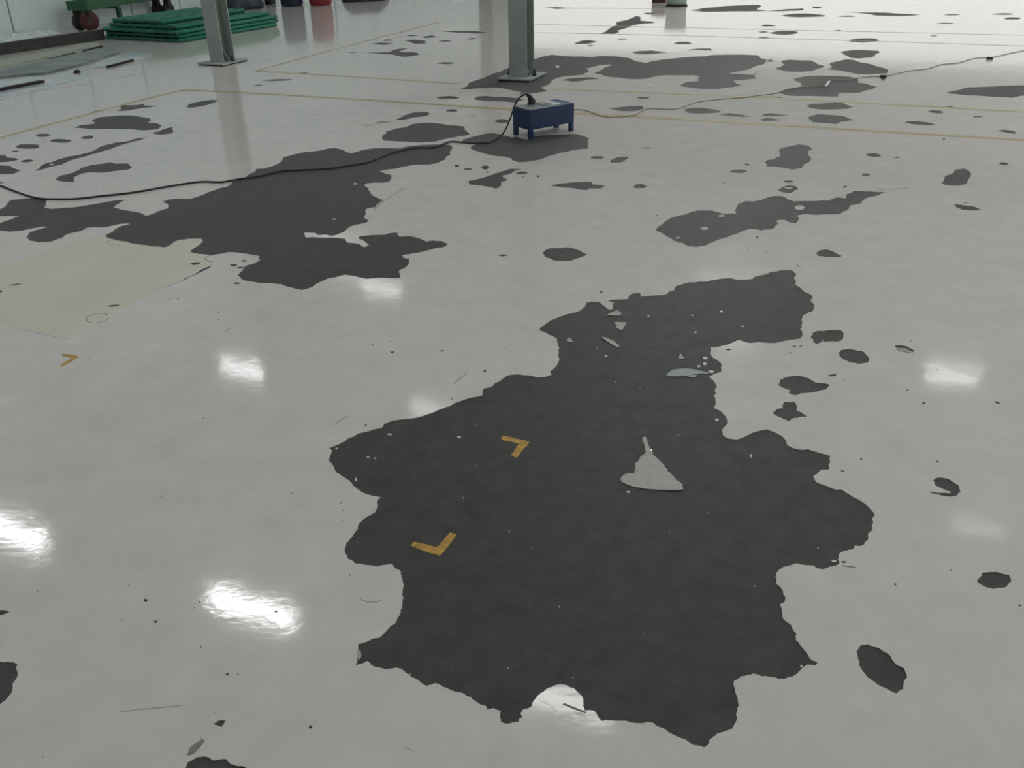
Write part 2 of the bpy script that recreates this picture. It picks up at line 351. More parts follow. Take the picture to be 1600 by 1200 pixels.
hp(4, [(500,75),(620,78),(750,80),(870,88),(950,92),(850,100),(680,98),(600,85)])
hp(4, [(0,70),(100,58),(220,52),(220,65),(100,70)])
hb(4, (600,252,90,14), (100,205,95,12), (0,160,45,6), (220,97,135,12), (305,47,28,6), (490,102,50,4), (1110,146,50,4), (1150,92,55,4), (1470,88,70,5), (1530,115,55,7), (440,190,20,3), (1035,224,22,3), (10,380,25,7), (720,492,10,16))
hp(3, [(545,213),(590,195),(630,165),(650,145),(720,125),(780,97),(800,105),(800,128),(890,137),(880,145),(800,150),(740,160),(690,182),(655,192),(670,202),(640,212)], 'far bare streak bending beyond the steel column')
hp(3, [(1110,65),(1200,50),(1320,38),(1450,32),(1540,30),(1550,45),(1530,60),(1600,68),(1450,72),(1200,75)])
hp(3, [(185,48),(280,44),(370,50),(280,57)])
hp(3, [(390,275),(430,255),(480,250),(530,260),(470,275)])
hp(3, [(750,328),(800,318),(870,315),(970,327),(900,335),(820,340)])
hp(3, [(1090,315),(1160,303),(1240,303),(1250,315),(1160,312)])
hp(3, [(310,500),(390,487),(480,482),(545,492),(460,500),(380,513)])
hb(3, (490,284,18,4), (685,244,30,4), (1070,270,55,8), (855,85,35,5), (1570,200,30,4), (1570,236,35,6), (870,546,12,3), (820,612,40,7))
hp(2, [(575,218),(620,212),(690,220),(640,226)])
hp(2, [(740,203),(790,197),(850,203),(855,218),(800,220)])
hp(2, [(830,185),(880,175),(910,185),(850,190)])
hp(2, [(530,265),(660,260),(700,245),(765,240),(720,258),(800,262),(820,272),(750,285),(680,272),(600,267)])
hp(2, [(885,152),(960,155),(1080,155),(1160,162),(1100,168),(980,162)])
hb(2, (780,178,25,4), (480,262,20,3), (660,201,25,4), (945,205,30,4), (950,316,42,5), (1080,193,22,4), (230,366,28,4,-8))
# right, middle and near
hp(17, [(330,180),(345,150),(380,140),(450,136),(510,138),(528,170),(520,195),(480,205),(400,205),(365,218),(350,210)], 'oblong bare patch right of the large patch')
hp(17, [(495,272),(520,252),(580,252),(640,262),(675,300),(670,330),(620,338),(560,328),(520,308)], 'rounded bare patch below the oblong one')
hp(17, [(135,460),(150,430),(200,412),(260,407),(310,420),(370,450),(440,458),(420,490),(330,508),(270,513),(240,525),(200,510),(210,495),(165,480)], 'fish-shaped bare patch right of the large patch')
hp(17, [(105,632),(130,605),(165,600),(170,562),(235,562),(248,585),(245,612),(310,650),(230,660),(200,680),(160,660)], 'hat-shaped bare patch below the fish-shaped one')
hp(17, [(430,405),(490,392),(480,410),(440,412)])
hp(17, [(830,225),(900,232),(945,255),(940,268),(880,247),(835,240)])
hb(17, (232,233,12,5), (272,231,8,4), (1003,570,10,6), (1440,567,17,6,15), (905,493,12,4), (528,430,6,3), (210,268,6,3), (925,200,6,4))
hp(18, [(430,190),(455,180),(500,187),(540,212),(548,240),(530,258),(500,262),(450,252),(410,240),(460,246),(505,249),(505,240),(470,228),(440,212)], 'curled bare patch near the right edge')
hp(18, [(617,620),(640,585),(700,582),(755,595),(765,620),(745,645),(690,655),(640,640)], 'reddish-brown bare patch at the right edge')
hp(18, [(103,920),(120,895),(150,890),(200,907),(250,940),(270,975),(305,990),(320,1030),(305,1080),(275,1100),(240,1085),(190,1060),(150,1030),(115,980)], 'peanut-shaped bare patch at lower right')
hb(18, (125,101,6,4), (45,152,10,4,20), (270,635,6,5), (508,574,5,3), (450,112,6,5), (800,725,8,4), (50,540,11,5))
hp(16, [(-60,765),(40,768),(70,775),(72,810),(50,860),(48,890),(20,925),(0,940),(-60,960)], 'bare patch cut by the lower left edge')
hp(16, [(-40,560),(0,555),(40,563),(0,577),(-40,578)])
hp(16, [(755,1200),(765,1175),(800,1155),(850,1155),(865,1168),(920,1163),(935,1180),(1000,1195),(1020,1260),(760,1260)], 'bare patch cut by the bottom edge')
hp(16, [(868,1018),(890,1005),(920,1005),(905,1032),(885,1025)])
hb(16, (593,516,9,7), (634,604,8,5), (818,705,6,4), (927,817,7,6), (1265,1032,8,7), (525,455,4,3), (1125,562,6,4), (813,524,4,3), (152,480,4,3), (658,92,4,3), (1188,79,4,3), (968,818,4,3), (803,108,3,2), (495,598,4,3))
hole([(849,393),(862,387),(885,386),(905,391),(917,397),(905,403),(890,408),(868,408),(852,402)], 'rounded bare patch alone in the middle of the floor')
hole([(777,399),(786,397),(795,399),(785,401)])
hb(10, (970,792,6,4), (1078,774,6,4), (1092,840,13,6), (1405,832,13,5,-10))
hb(12, (908,70,9,6), (727,222,7,4), (252,367,7,5), (115,795,5,4), (130,837,5,4), (122,897,4,3), (597,142,4,3), (166,1195,5,4))
hb(11, (1430,48,10,5), (1060,487,14,5), (398,188,7,7), (1230,8,5,3))
hp(9, [(1340,205),(1310,232),(1240,268),(1160,305),(1030,363),(1120,320),(1220,268),(1290,230)])
hb(9, (1220,207,34,8,-5), (1525,190,20,6), (1460,218,22,7), (1480,330,22,6), (710,470,40,6,-6), (1500,232,22,6), (95,338,38,4,-8), (5,380,10,8))

rs = random.Random(11)
for _ in range(80):
    x, y, q = rs.uniform(0, 1600), 240 + 960 * rs.random() ** 1.0, rs.uniform(0.7, 1.4)
    hole([(x - q, y), (x, y - q * .7), (x + q, y), (x + q * .3, y + q * .8)])
def raggle(px):
    """outline on the floor, broken up finely as torn coating is"""
    P = [flo(x, y).to_2d() for x, y in px]
    out = []
    n = len(P)
    for i in range(n):
        a, b = P[i], P[(i+1) % n]
        L = (Vector(px[(i+1) % n]) - Vector(px[i])).length
        def rec(a, b, L, d):
            if L < 4 or d == 0:
                return [a]
            mid = (a + b) / 2
            e = b - a
            mid = mid + Vector((-e.y, e.x)) * random.uniform(-0.1, 0.1) + e * random.uniform(-0.12, 0.12)
            return rec(a, mid, L/2, d-1) + rec(mid, b, L/2, d-1)
        out += rec(a, b, L, 3)
    return out

# the stretch of yellowed coating on the left
zone_px = [(-40,425),(60,398),(120,376),(165,366),(215,378),(262,386),(300,366),(322,372),(300,393),(335,409),(300,425),(255,451),(200,478),(105,529),(40,516),(-40,503)]
zone = [flo(x, y).to_2d() for x, y in zone_px]

COAT = 0.003
PATCH_Z = -0.0022
A0, A1, B0, B1 = -14.5, 14.0, -8.0, 30.0
outer = [ab(A0, B0).to_2d(), ab(A1, B0).to_2d(), ab(A1, B1).to_2d(), ab(A0, B1).to_2d()]
verts, edges = [], []
def add_loop(pts):
    s = len(verts)
    verts.extend(Vector((p[0], p[1])) for p in pts)
    n = len(pts)
    edges.extend((s + i, s + (i+1) % n) for i in range(n))
add_loop(outer)
loops = []
for px, lab in HOLES:
    L = raggle(px)
    loops.append(L)
    add_loop(L)
add_loop(zone)
res = delaunay_2d_cdt(verts, edges, [], 1, 1e-6)
V2 = np.array([(v.x, v.y) for v in res[0]])
T = np.array([f for f in res[2] if len(f) == 3])
cen = V2[T].mean(axis=1)
def inside(poly, P):
    poly = np.array([(p[0], p[1]) for p in poly])
    r = np.zeros(len(P), bool)
    lo, hi = poly.min(0), poly.max(0)
    sel = np.where((P[:,0] >= lo[0]) & (P[:,0] <= hi[0]) & (P[:,1] >= lo[1]) & (P[:,1] <= hi[1]))[0]
    if len(sel) == 0:
        return r
    x, y = P[sel,0], P[sel,1]
    c = np.zeros(len(sel), bool)
    n = len(poly)
    for i in range(n):
        x1, y1 = poly[i]; x2, y2 = poly[(i+1) % n]
        if y1 == y2:
            continue
        k = (y1 > y) != (y2 > y)
        c ^= k & (x < (x2 - x1) * (y - y1) / (y2 - y1) + x1)
    r[sel] = c
    return r
depth = np.zeros(len(T), int)
owner = -np.ones(len(T), int)
for i, L in enumerate(loops):
    s = inside(L, cen)
    depth[s] += 1
    owner[s & (owner < 0)] = i
is_hole = depth % 2 == 1
in_zone = inside(zone, cen) & ~is_hole

def sheet(name, sel, ztop, thick, material, parent):
    """flat sheet of the chosen triangles with torn edges of real thickness"""
    tri = T[sel]
    used, inv = np.unique(tri, return_inverse=True)
    tri = inv.reshape(-1, 3)
    n = len(used)
    P = V2[used]
    a, b, c = P[tri[:,0]], P[tri[:,1]], P[tri[:,2]]
    cr_ = (b[:,0]-a[:,0])*(c[:,1]-a[:,1]) - (b[:,1]-a[:,1])*(c[:,0]-a[:,0])
    tri[cr_ < 0] = tri[cr_ < 0][:, ::-1]
    pts = [(p[0], p[1], ztop) for p in P]
    faces = [tuple(int(x) for x in t) for t in tri]
    if thick:
        cnt = {}
        for t in faces:
            for k in range(3):
                cnt[(t[k], t[(k+1) % 3])] = 1
        pts += [(p[0], p[1], ztop - thick) for p in P]
        for (i, j) in list(cnt):
            if (j, i) not in cnt:
                faces.append((j, i, i + n, j + n))
    me = bpy.data.meshes.new(name)
    me.from_pydata(pts, [], faces)
    me.update()
    return link(name, me, material, parent)

# ------------------------------------------------------------------ floor
bm = bmesh.new()
add_box(bm, A0, A1, B0, B1, -0.2, -COAT)
floor = link('floor', bm_mesh(bm, 'floor'), M_CONC)
floor.rotation_euler = (0, 0, TH)
struct(floor, 'concrete slab under a peeling pale grey epoxy coating')
bpy.context.view_layer.update()
def fchild(o):
    o.parent = floor
    o.matrix_parent_inverse = floor.matrix_world.inverted()
    return o
o = fchild(sheet('epoxy_coating', ~is_hole & ~in_zone, 0.0, COAT, M_EPOXY, None))
o['label'] = 'glossy pale grey epoxy coating with torn holes'
o = fchild(sheet('yellowed_coating', in_zone, 0.0, COAT, M_YEPOXY, None))
o['label'] = 'faintly yellow stretch of coating on the left'
for i, (px, lab) in enumerate(HOLES):
    xs = [p[0] for p in px]; ys = [p[1] for p in px]
    if max(xs) - min(xs) < 8.5:
        continue
    sel = (owner == i) & is_hole
    if sel.sum() == 0:
        continue
    o = fchild(sheet('bare_patch', sel, PATCH_Z, 0.0, M_CONC, None))
    if lab:
        o['label'] = lab

def strip_mesh(name, pts, w, z, material, h=0.0004):
    """flat ribbon of width w along floor points"""
    bm = bmesh.new()
    rows = []
    n = len(pts)
    for i, p in enumerate(pts):
        d = (pts[min(i+1, n-1)] - pts[max(i-1, 0)]).normalized()
        u = Vector((-d.y, d.x, 0))
        ww = w[i] if isinstance(w, (list, tuple)) else w
        rows.append([bm.verts.new((p + u * s * ww / 2) + Vector((0, 0, zz))) for s, zz in ((1, z), (1, z + h), (-1, z + h), (-1, z))])
    for a, b in zip(rows, rows[1:]):
        for k in range(4):
            bm.faces.new((a[k], a[(k+1) % 4], b[(k+1) % 4], b[k]))
    bm.faces.new(rows[0]); bm.faces.new(rows[-1])
    return link(name, bm_mesh(bm, name), material)

# drawn rings, scratches, scuffs and a film-edge shadow painted on the coating
def ring_px(cx, cy, rx, ry, a0=0, a1=360, rot=0):
    out = []
    r = math.radians(rot)
    for k in range(25):
        t = math.radians(a0 + (a1 - a0) * k / 24)
        x, y = rx * math.cos(t), ry * math.sin(t)
        out.append((cx + x * math.cos(r) - y * math.sin(r), cy + x * math.sin(r) + y * math.cos(r)))
    return out
scuffs = [(ring_px(152.5, 497, 18, 7, 20, 335, -8), 0.004, M_SCUFF, 'thin drawn ring on the yellowed coating'),
          (ring_px(180, 379, 13, 4, 60, 300), 0.006, M_SCUFF_SHADE, None), (ring_px(333, 404, 12, 5, 90, 270), 0.005, M_SCUFF, None),
          (ring_px(272, 468, 7, 2.5, 150, 390), 0.004, M_SCUFF, None),
          (F(16, [(485,972),(560,962),(640,955),(745,944)]), 0.003, M_SCUFF_SHADE, None),
          (F(14, [(80,340),(120,355),(170,355),(200,346)]), 0.002, M_SCUFF, None),
          (F(14, [(1200,916),(1260,940),(1325,965)]), 0.005, M_SCUFF, None),
          (F(14, [(320,1155),(375,1175)]), 0.002, M_SCUFF_SHADE, None),
          (F(12, [(740,140),(770,115),(805,85)]), 0.004, M_SCUFF_SHADE, None),
          (F(12, [(80,367),(115,338),(155,318)]), 0.005, M_SCUFF_SHADE, None),
          (F(6, [(735,830),(800,775),(860,735),(930,695)]), 0.009, M_SCUFF_SHADE, None),
          (F(9, [(1395,640),(1440,612)]), 0.006, M_SCUFF_SHADE, None),
          (F(10, [(1475,1035),(1520,1000),(1560,965)]), 0.004, M_SCUFF_SHADE, None),
          (F(9, [(160,625),(250,645),(350,668),(425,678)]), 0.004, M_SCUFF_SHADE, None),
          (F(8, [(690,665),(780,663),(880,655)]), 0.01, M_SCUFF_SHADE, None),
          (F(8, [(995,632),(1030,630)]), 0.008, M_SCUFF_SHADE, None),
          (F(1, [(0,500),(100,477),(190,455),(290,440),(370,430),(460,420)]), 0.03, M_SCUFF_SHADE, None),  # edge of the film and its shadow, drawn as a faint line
          (F(1, [(560,395),(640,380),(720,366)]), 0.03, M_SCUFF_SHADE, None),  # continues the painted film-edge shadow
          (F(18, [(45,555),(70,560),(100,563)]), 0.004, M_SCUFF, None)]
for px, w, mm, lab in scuffs:
    pts = [flo(x, y) for x, y in px]
    o = fchild(strip_mesh('scuff_shade_mark', pts, w, 0.0, mm, 0.0003))
    if lab:
        o['label'] = lab

# ------------------------------------------------------------------ building shell (mostly outside the frame)
HC = 6.15
def grid_obj(o):
    o.rotation_euler = (0, 0, TH)
    return o
struct(grid_obj(box('ceiling', A0, A1, B0, B1, HC, HC + 0.1, M_CEIL)))
struct(grid_obj(box('wall_right', A1, A1 + 0.2, B0, B1, -0.2, HC, M_WHITEWALL)))
struct(grid_obj(box('wall_front', A0, A1, B0 - 0.2, B0, -0.2, HC, M_WHITEWALL)))
# back wall with one wide, low loading door standing open to the daylight, beyond the top of the frame
D0, D1, DH = -12.2, 9.0, 2.8
bm = bmesh.new()
add_box(bm, A0 - 2, D0, B1, B1 + 0.2, -0.2, HC)
add_box(bm, D1, A1, B1, B1 + 0.2, -0.2, HC)
add_box(bm, D0, D1, B1, B1 + 0.2, DH, HC)
struct(grid_obj(link('wall_back', bm_mesh(bm, 'wall_back'), M_WHITEWALL)))
bm = bmesh.new()
add_box(bm, D0 - .1, D0, B1 - .03, B1 + .22, 0, DH + .1)
add_box(bm, D1, D1 + .1, B1 - .03, B1 + .22, 0, DH + .1)
add_box(bm, D0, D1, B1 - .03, B1 + .22, DH, DH + .1)
struct(grid_obj(link('door_1', bm_mesh(bm, 'door_frame'), M_FRAME)), 'frame of the open loading door')

# left wall of tall glossy panels
wp = flo(24, 59)
wdir = math.radians(71.0)
WD = Vector((math.cos(wdir), math.sin(wdir), 0))
WN = Vector((WD.y, -WD.x, 0))          # into the room
wall = struct(link('wall_left', bpy.data.meshes.new('wall_left'), None), 'glossy pale blue-green panel wall')
bm = bmesh.new()
add_box(bm, -22, 21, 0.012, 0.16, -0.2, HC)
bm.to_mesh(wall.data); bm.free()
wall.data.materials.append(M_SEAM)
wall.location = wp
wall.rotation_euler = (0, 0, wdir)
seam2 = (flo(136, 43) - wp).dot(WD)
step = seam2
k = -5
while k * step < 18:
    x0 = k * step
    bm = bmesh.new()
    add_box(bm, x0 + 0.014, x0 + step - 0.014, -0.01, 0.02, 0, HC - 0.01)
    link('wall_panel', bm_mesh(bm, 'wall_panel'), M_WALL, wall)
    k += 1

# ------------------------------------------------------------------ ceiling lights from floor reflections, plus added fill lamps
lamp_a = [-10.4, -6.3, -2.3, 1.85, 6.0, 10.1]
GLOW = {}
def lamp(a, b, k=1.0, L=1.2, w=0.24):
    """one fixture; k scales its glow, set per lamp to suit reflections and fill"""
    if k not in GLOW:
        GLOW[k] = mat('diffuser_lit', (0.9, 0.9, 0.9), 0.5, emit=(0.985, 1.0, 0.995), estr=LAMP * k)
    t = thing('ceiling_or_fill_light', 'rectangular fluorescent ceiling light, mirrored in the floor or added for fill', 'ceiling light', ab(a, b, 6.0), TH, 'ceiling lights in rows')
    box('housing', -L/2 - .03, L/2 + .03, -w/2 - .03, w/2 + .03, 0.012, 0.15, M_HOUS, t)
    box('diffuser', -L/2, L/2, -w/2, w/2, 0.0, 0.02, GLOW[k], t)
lamp(-10.4, 6.75, 0.34)
lamp(-6.3, 6.65, 0.38)
lamp(-2.3, 6.66, 0.16, 1.1)
lamp(-10.4, 12.0, 0.25, 1.1, 0.17)
lamp(-6.45, 11.8, 0.08, 0.8)
lamp(-2.3, 11.8, 1.5)  # strong unseen lamp added for fill, mirrored only in bare concrete
lamp(1.9, 11.5, 0.04, 0.6)
lamp(-10.05, 16.45, 0.12, 0.95, 0.22)
lamp(-2.6, 17.7, 1.8)  # added fill lamp, placed so its reflection lands on a dark patch
lamp(-11.6, 17.8, 0.45, 0.8, 0.2)  # added fill lamp for the left side, reflection mostly on bare concrete
lamp(1.67, 16.2, 0.16, 0.85, 0.2)
for a in lamp_a:  # unseen near row added as fill light
    lamp(a, 1.8, 0.62)
for b in (6.7, 11.8, 16.3, 21.0):  # strong side lamps added for fill, reflections outside the frame
    for a in (6.0, 10.1):
        lamp(a, b, 1.3 if b < 12 else 2.0)

# ------------------------------------------------------------------ yellow floor lines and corner marks
def line(name, px, w, mm, label, grp):
    pts = smooth_path([flo(x, y) for x, y in px], 3)
    return tag(strip_mesh(name, pts, w, 0.0, mm, 0.0004), label, 'floor line', grp)
G_L = 'worn lines on the floor'
line('yellow_floor_line', [(285,140.5),(400,146),(600,158),(800,171.5),(1000,183),(1240,197),(1400,207),(1600,219)], 0.075, M_LINE, 'long worn yellow line running behind the blue box', G_L)
line('yellow_floor_line', [(400,111),(550,120),(725,131.5)], 0.065, M_LINE, 'thin yellow line ending at the left of the column patch', G_L)
line('yellow_floor_line', [(855,138.5),(1000,144.5),(1200,153),(1400,164),(1600,175)], 0.065, M_LINE, 'thin yellow line running right from the column patch', G_L)
line('yellow_floor_line', [(-40,225.5),(0,215),(100,188.5),(200,162),(285,140.5)], 0.055, M_LINE, 'slanting yellow line running in from the left edge', G_L)
line('yellow_floor_line', [(400,111),(525,76.5),(634,48.4),(690,34)], 0.05, M_LINE, 'slanting yellow line on the far floor between the two columns', G_L)
line('grey_floor_line', [(835,51),(1000,54),(1200,59.5),(1400,65.5),(1600,72)], 0.05, M_LINE2, 'faint grey line crossing the far floor, nearer of two', G_L)
line('grey_floor_line', [(835,38),(1050,43),(1300,48.5),(1600,55)], 0.05, M_LINE2, 'faint grey line crossing the far floor, farther of two', G_L)
line('yellow_floor_line', [(880,13),(960,13),(1040,14)], 0.06, M_LINE, 'short yellow line far off left of the pale bucket', G_L)

def corner(px, z, label):
    bm = bmesh.new()
    P = [flo(x, y, z) for x, y in px]
    lo = [bm.verts.new(p) for p in P]
    hi = [bm.verts.new(p + Vector((0, 0, 0.0005))) for p in P]
    n = len(P)
    bm.faces.new(hi)
    for i in range(n):
        bm.faces.new((lo[i], lo[(i+1) % n], hi[(i+1) % n], hi[i]))
    return tag(link('tape_corner', bm_mesh(bm, 'tape_corner'), M_TAPE), label, 'corner mark', 'yellow corner marks')
corner(F(20, [(838,112),(885,118),(960,138),(1075,165),(1060,195),(1020,230),(968,302),(918,280),(985,185),(950,172),(840,148)]), PATCH_Z, 'yellow corner mark near the middle of the large bare patch, upper one')
corner(F(20, [(62,1050),(95,1018),(180,1035),(275,1062),(300,1055),(400,938),(455,958),(395,1040),(345,1105),(312,1138),(200,1105)]), PATCH_Z, 'yellow corner mark on the large bare patch, lower one')
corner(F(9, [(385,772),(460,775),(497,793),(420,835),(375,858),(385,838),(448,796),(390,785)]), 0.0, 'faded yellow corner mark on the coating at left')

# ------------------------------------------------------------------ loose flakes of coating
def flake(name, px, label, mm=M_FLAKE, lift=0.004, z=PATCH_Z, group=None, thick=0.0015):
    P = [flo(x, y, z) for x, y in px]
    vs = [Vector((p.x, p.y)) for p in P]
    n = len(vs)
    c = sum(vs, Vector((0, 0))) / n
    R = max((v - c).length for v in vs)
    # interior points so the flake can curl
    extra = []
    for s in (0.66, 0.33):
        extra += [c + (v - c) * s for v in vs[::2]]
    r = delaunay_2d_cdt(vs + extra + [c], [(i, (i+1) % n) for i in range(n)], [], 1, 1e-7)
    pts2 = r[0]
    ax = Vector((math.cos(n * 1.7), math.sin(n * 1.7)))
    def h(v):
        d = (v - c)
        return lift * (d.dot(ax) / R) ** 2 + 0.0006 * abs(math.sin(d.x * 260) * math.cos(d.y * 210))
    m_ = len(pts2)
    pts = [(v.x - c.x, v.y - c.y, 0.0002 + h(v)) for v in pts2] + [(v.x - c.x, v.y - c.y, 0.0002 + thick + h(v)) for v in pts2]
    poly = [(v.x, v.y) for v in vs]
    faces = []
    tris = [f for f in r[2] if len(f) == 3]
    cs = np.array([[sum(pts2[i].x for i in f) / 3, sum(pts2[i].y for i in f) / 3] for f in tris])
    ok = inside(poly, cs)
    dirs = {}
    for f, k in zip(tris, ok):
        if not k:
            continue
        f = list(f)
        a, b, d = (pts2[i] for i in f)
        if (b - a).cross(d - a) < 0:
            f.reverse()
        faces.append(tuple(i + m_ for i in f))
        faces.append(tuple(reversed(f)))
        for q in range(3):
            dirs[(f[q], f[(q+1) % 3])] = 1
    for (i, j) in dirs:
        if (j, i) not in dirs:
            faces.append((i, j, j + m_, i + m_))
    me = bpy.data.meshes.new(name)
    me.from_pydata(pts, [], faces)
    me.update()
    o = link(name, me, mm)
    o.location = (c.x, c.y, z)
    return tag(o, label, 'paint flake', group)
flake('paint_flake', F(19, [(440,140),(480,130),(505,160),(525,240),(550,300),(580,350),(605,380),(590,400),(640,440),(690,490),(740,540),(770,560),(790,610),(830,640),(820,660),(890,720),(940,770),(960,810),(1010,840),(1060,880),(1065,930),(1075,965),(980,975),(860,970),(720,962),(600,955),(490,945),(370,925),(270,905),(180,870),(110,835),(95,790),(130,745),(190,705),(250,705),(300,715),(325,640),(330,580),(310,555),(370,520),(410,440),(470,400),(490,380),(480,310),(465,240),(435,195)]), 'big triangular grey paint flake with a thin stalk on bare concrete', lift=0.006)
flake('paint_flake', F(23, [(805,990),(880,935),(1030,920),(1110,930),(1190,945),(1280,965),(1290,980),(1200,975),(1100,990),(1060,1005),(940,1012),(850,1008)]), 'long teal-grey curled paint flake at the narrow waist of bare patch', M_FLAKE2, 0.008)
flake('paint_flake', F(23, [(1050,1015),(1100,994),(1160,999),(1140,1013)]), 'small white flake poking from under the teal-grey one', M_CHIP, 0.002)
flake('paint_flake', F(23, [(130,325),(200,275),(250,262),(295,285),(290,315),(240,320)]), 'pointed grey paint flake, uppermost of the three at patch top', lift=0.006)
flake('paint_flake', F(23, [(210,400),(250,392),(358,395),(330,445),(305,495),(235,455),(245,430)]), 'kite-shaped grey paint flake between two longer flakes', lift=0.004)
flake('paint_flake', F(23, [(70,570),(110,570),(200,600),(230,620),(240,640),(275,660),(262,690),(210,660),(130,610)]), 'slanting sliver-shaped grey paint flake below the kite-shaped one', lift=0.006)
flake('paint_flake', F(23, [(945,810),(965,750),(990,770),(1010,810),(975,812)]), 'small triangular flake above the teal-grey curled flake', lift=0.003)
flake('paint_flake', F(11, [(215,440),(235,428),(255,450),(225,452)]), 'tiny pale flake left of the sliver-shaped flake', lift=0.003)
flake('paint_flake', F(16, [(765,1150),(775,1120),(800,1100),(825,1083),(832,1090),(815,1115),(790,1140)]), 'narrow grey-green flake on the coating at the bottom left', mat('flake_green', (0.17, 0.185, 0.16), 0.5, noise=0.2, nscale=40), 0.003, 0.0)
flake('paint_flake', F(14, [(65,622),(80,628),(88,645),(85,665),(70,682)]), 'pale chip standing in the lower left corner of large patch', lift=0.003)
flake('paint_flake', F(17, [(840,245),(890,248),(930,268),(925,274),(885,266),(850,258)]), 'thin dull flake beside a dark nick near the right lamp reflection', lift=0.003, z=0.0)
chips = [(23, 1250,800,28,15), (23, 1245,865,24,14), (23, 1178,892,20,11), (23, 125,773,18,10), (23, 605,318,15,9), (23, 1105,312,15,8), (23, 1140,508,16,9), (23, 1320,952,34,16),
         (13, 150,287,10,8), (13, 350,497,7,10), (13, 742,1037,4,4), (12, 768,436,11,6), (12, 266,548,8,5), (12, 305,553,7,4), (12, 200,670,6,9), (12, 385,421,15,5), (12, 92,498,7,5),
         (19, 220,995,36,14), (6, 622,670,13,5), (6, 490,892,14,4), (11, 1135,368,7,4), (15, 1243,710,8,6), (15, 1420,132,14,6), (13, 838,1115,18,6)]
for k, cx, cy, rx, ry in chips:
    n = 7
    px = [(cx + rx * random.uniform(0.8, 1.15) * math.cos(2*math.pi*i/n), cy + ry * random.uniform(0.8, 1.15) * math.sin(2*math.pi*i/n)) for i in range(n)]
    o = flake('paint_chip', F(k, px), 'tiny white paint chip lying on dark bare concrete', M_CHIP, 0.001, PATCH_Z, 'tiny white paint chips', 0.001)
    o['category'] = 'paint chip'

# ------------------------------------------------------------------ steel columns
def column(pl, pr, pb, label):
    fl, fr, br = flo(*pl), flo(*pr), flo(*pb)
    c = (fl + br) / 2
    t = thing('steel_column', label, 'column', c, TH, 'H-section steel columns')
    hx, hy = 0.175, 0.225
    box('plate_gap_shade', -hx + .012, hx - .012, -hy + .012, hy - .012, -0.002, 0.01, M_BLACK, t)  # black shim standing in for the shadow under the raised plate
    box('base_plate', -hx, hx, -hy, hy, 0.01, 0.026, M_STEEL, t, 0.003)
    H_ = HC - 0.01
    fw_, d_ = 0.092, 0.105
    box('flange', -fw_, fw_, -d_, -d_ + 0.013, 0.026, H_, M_STEEL, t, 0.002)
    box('flange', -fw_, fw_, d_ - 0.013, d_, 0.026, H_, M_STEEL, t, 0.002)
    box('web', -0.005, 0.005, -d_ + 0.013, d_ - 0.013, 0.026, H_, M_STEEL2, t)
    for s in (-1, 1):
        bm = bmesh.new()
        a = [bm.verts.new((s * x, y, z)) for y in (-0.005, 0.005) for x, z in ((0.005, 0.02), (0.088, 0.02), (0.088, 0.045), (0.005, 0.16))]
        bm.faces.new(a[:4]); bm.faces.new(a[4:])
        for i in range(4):
            bm.faces.new((a[i], a[(i+1) % 4], a[4 + (i+1) % 4], a[4 + i]))
        link('gusset', bm_mesh(bm, 'gusset'), M_STEEL, t)
    for sx in (-1, 1):
        b = lathe('anchor_bolt', [(0.011, 0.0), (0.011, 0.06), (0.009, 0.064)], M_BOLT, t, 10)
        b.location = (sx * 0.138, -sx * 0.01, 0.026)
        lathe('nut', [(0.022, 0.0), (0.022, 0.02)], M_BOLT, b, 6, smooth=False)
    return t
column((780,126), (831,129), (850,117.5), 'grey-green steel column standing in the far bare patch')
column((314,101), (356,103.7), (383.7,96), 'grey steel column standing before the green board stack')

# ------------------------------------------------------------------ blue box and its cords
FL, FRt, BL = flo(829,217), flo(889,205.5), flo(804.5,210.5)
bx_dir = (FRt - FL).normalized()
ang = math.atan2(bx_dir.y, bx_dir.x)
LEN, WID, HT, LEG = 0.415, 0.205, 0.205, 0.066
nrm = Vector((-bx_dir.y, bx_dir.x, 0))
bc = FL + bx_dir * (LEN / 2 - 0.015) + nrm * (WID / 2 - 0.015)
t = thing('power_box', 'blue metal power box on four legs in the middle of the floor', 'power box', bc, ang)
hl, hw = LEN / 2, WID / 2
bm = bmesh.new()
for a in ((-hl, hl, -hw, -hw + .006), (-hl, hl, hw - .006, hw), (-hl, -hl + .006, -hw + .006, hw - .006), (hl - .006, hl, -hw + .006, hw - .006)):
    add_box(bm, *a, LEG, HT)
add_box(bm, -hl + .006, hl - .006, -hw + .006, hw - .006, LEG, LEG + .006)
link('body', bm_mesh(bm, 'body'), M_BLUE, t)
for sx in (-1, 1):
    for sy in (-1, 1):
        x0, y0 = sx * (hl - 0.015), sy * (hw - 0.015)
        box('leg', x0 - .015, x0 + .015, y0 - .015, y0 + .015, 0.0, LEG, M_BLUE, t, 0.002)
box('control_panel', -hl + .012, 0.118, -hw + .012, hw - .012, HT - .012, HT + .002, M_PANEL, t, 0.002)
box('end_cover', 0.12, hl - .008, -hw + .008, hw - .008, HT - .01, HT - .002, mat('blue_light', (0.05, 0.16, 0.26), 0.3), t)
for i, (x, y) in enumerate(((-0.02, 0.03), (0.035, 0.0), (-0.015, -0.035))):
    s = lathe('socket', [(0.024, 0.0), (0.024, 0.008), (0.017, 0.009), (0.016, 0.003)], M_PANEL, t, 18)
    s.location = (x, y, HT + .002)
lb = box('label_plate', 0.062, 0.112, -0.06, 0.07, HT + .002, HT + .004, M_WHITE, t)
box('printed_mark', 0.075, 0.095, -0.01, 0.025, HT + .004, HT + .0046, M_RED, lb)
box('printed_mark', 0.072, 0.1, -0.045, -0.035, HT + .004, HT + .0046, M_PANEL, lb)

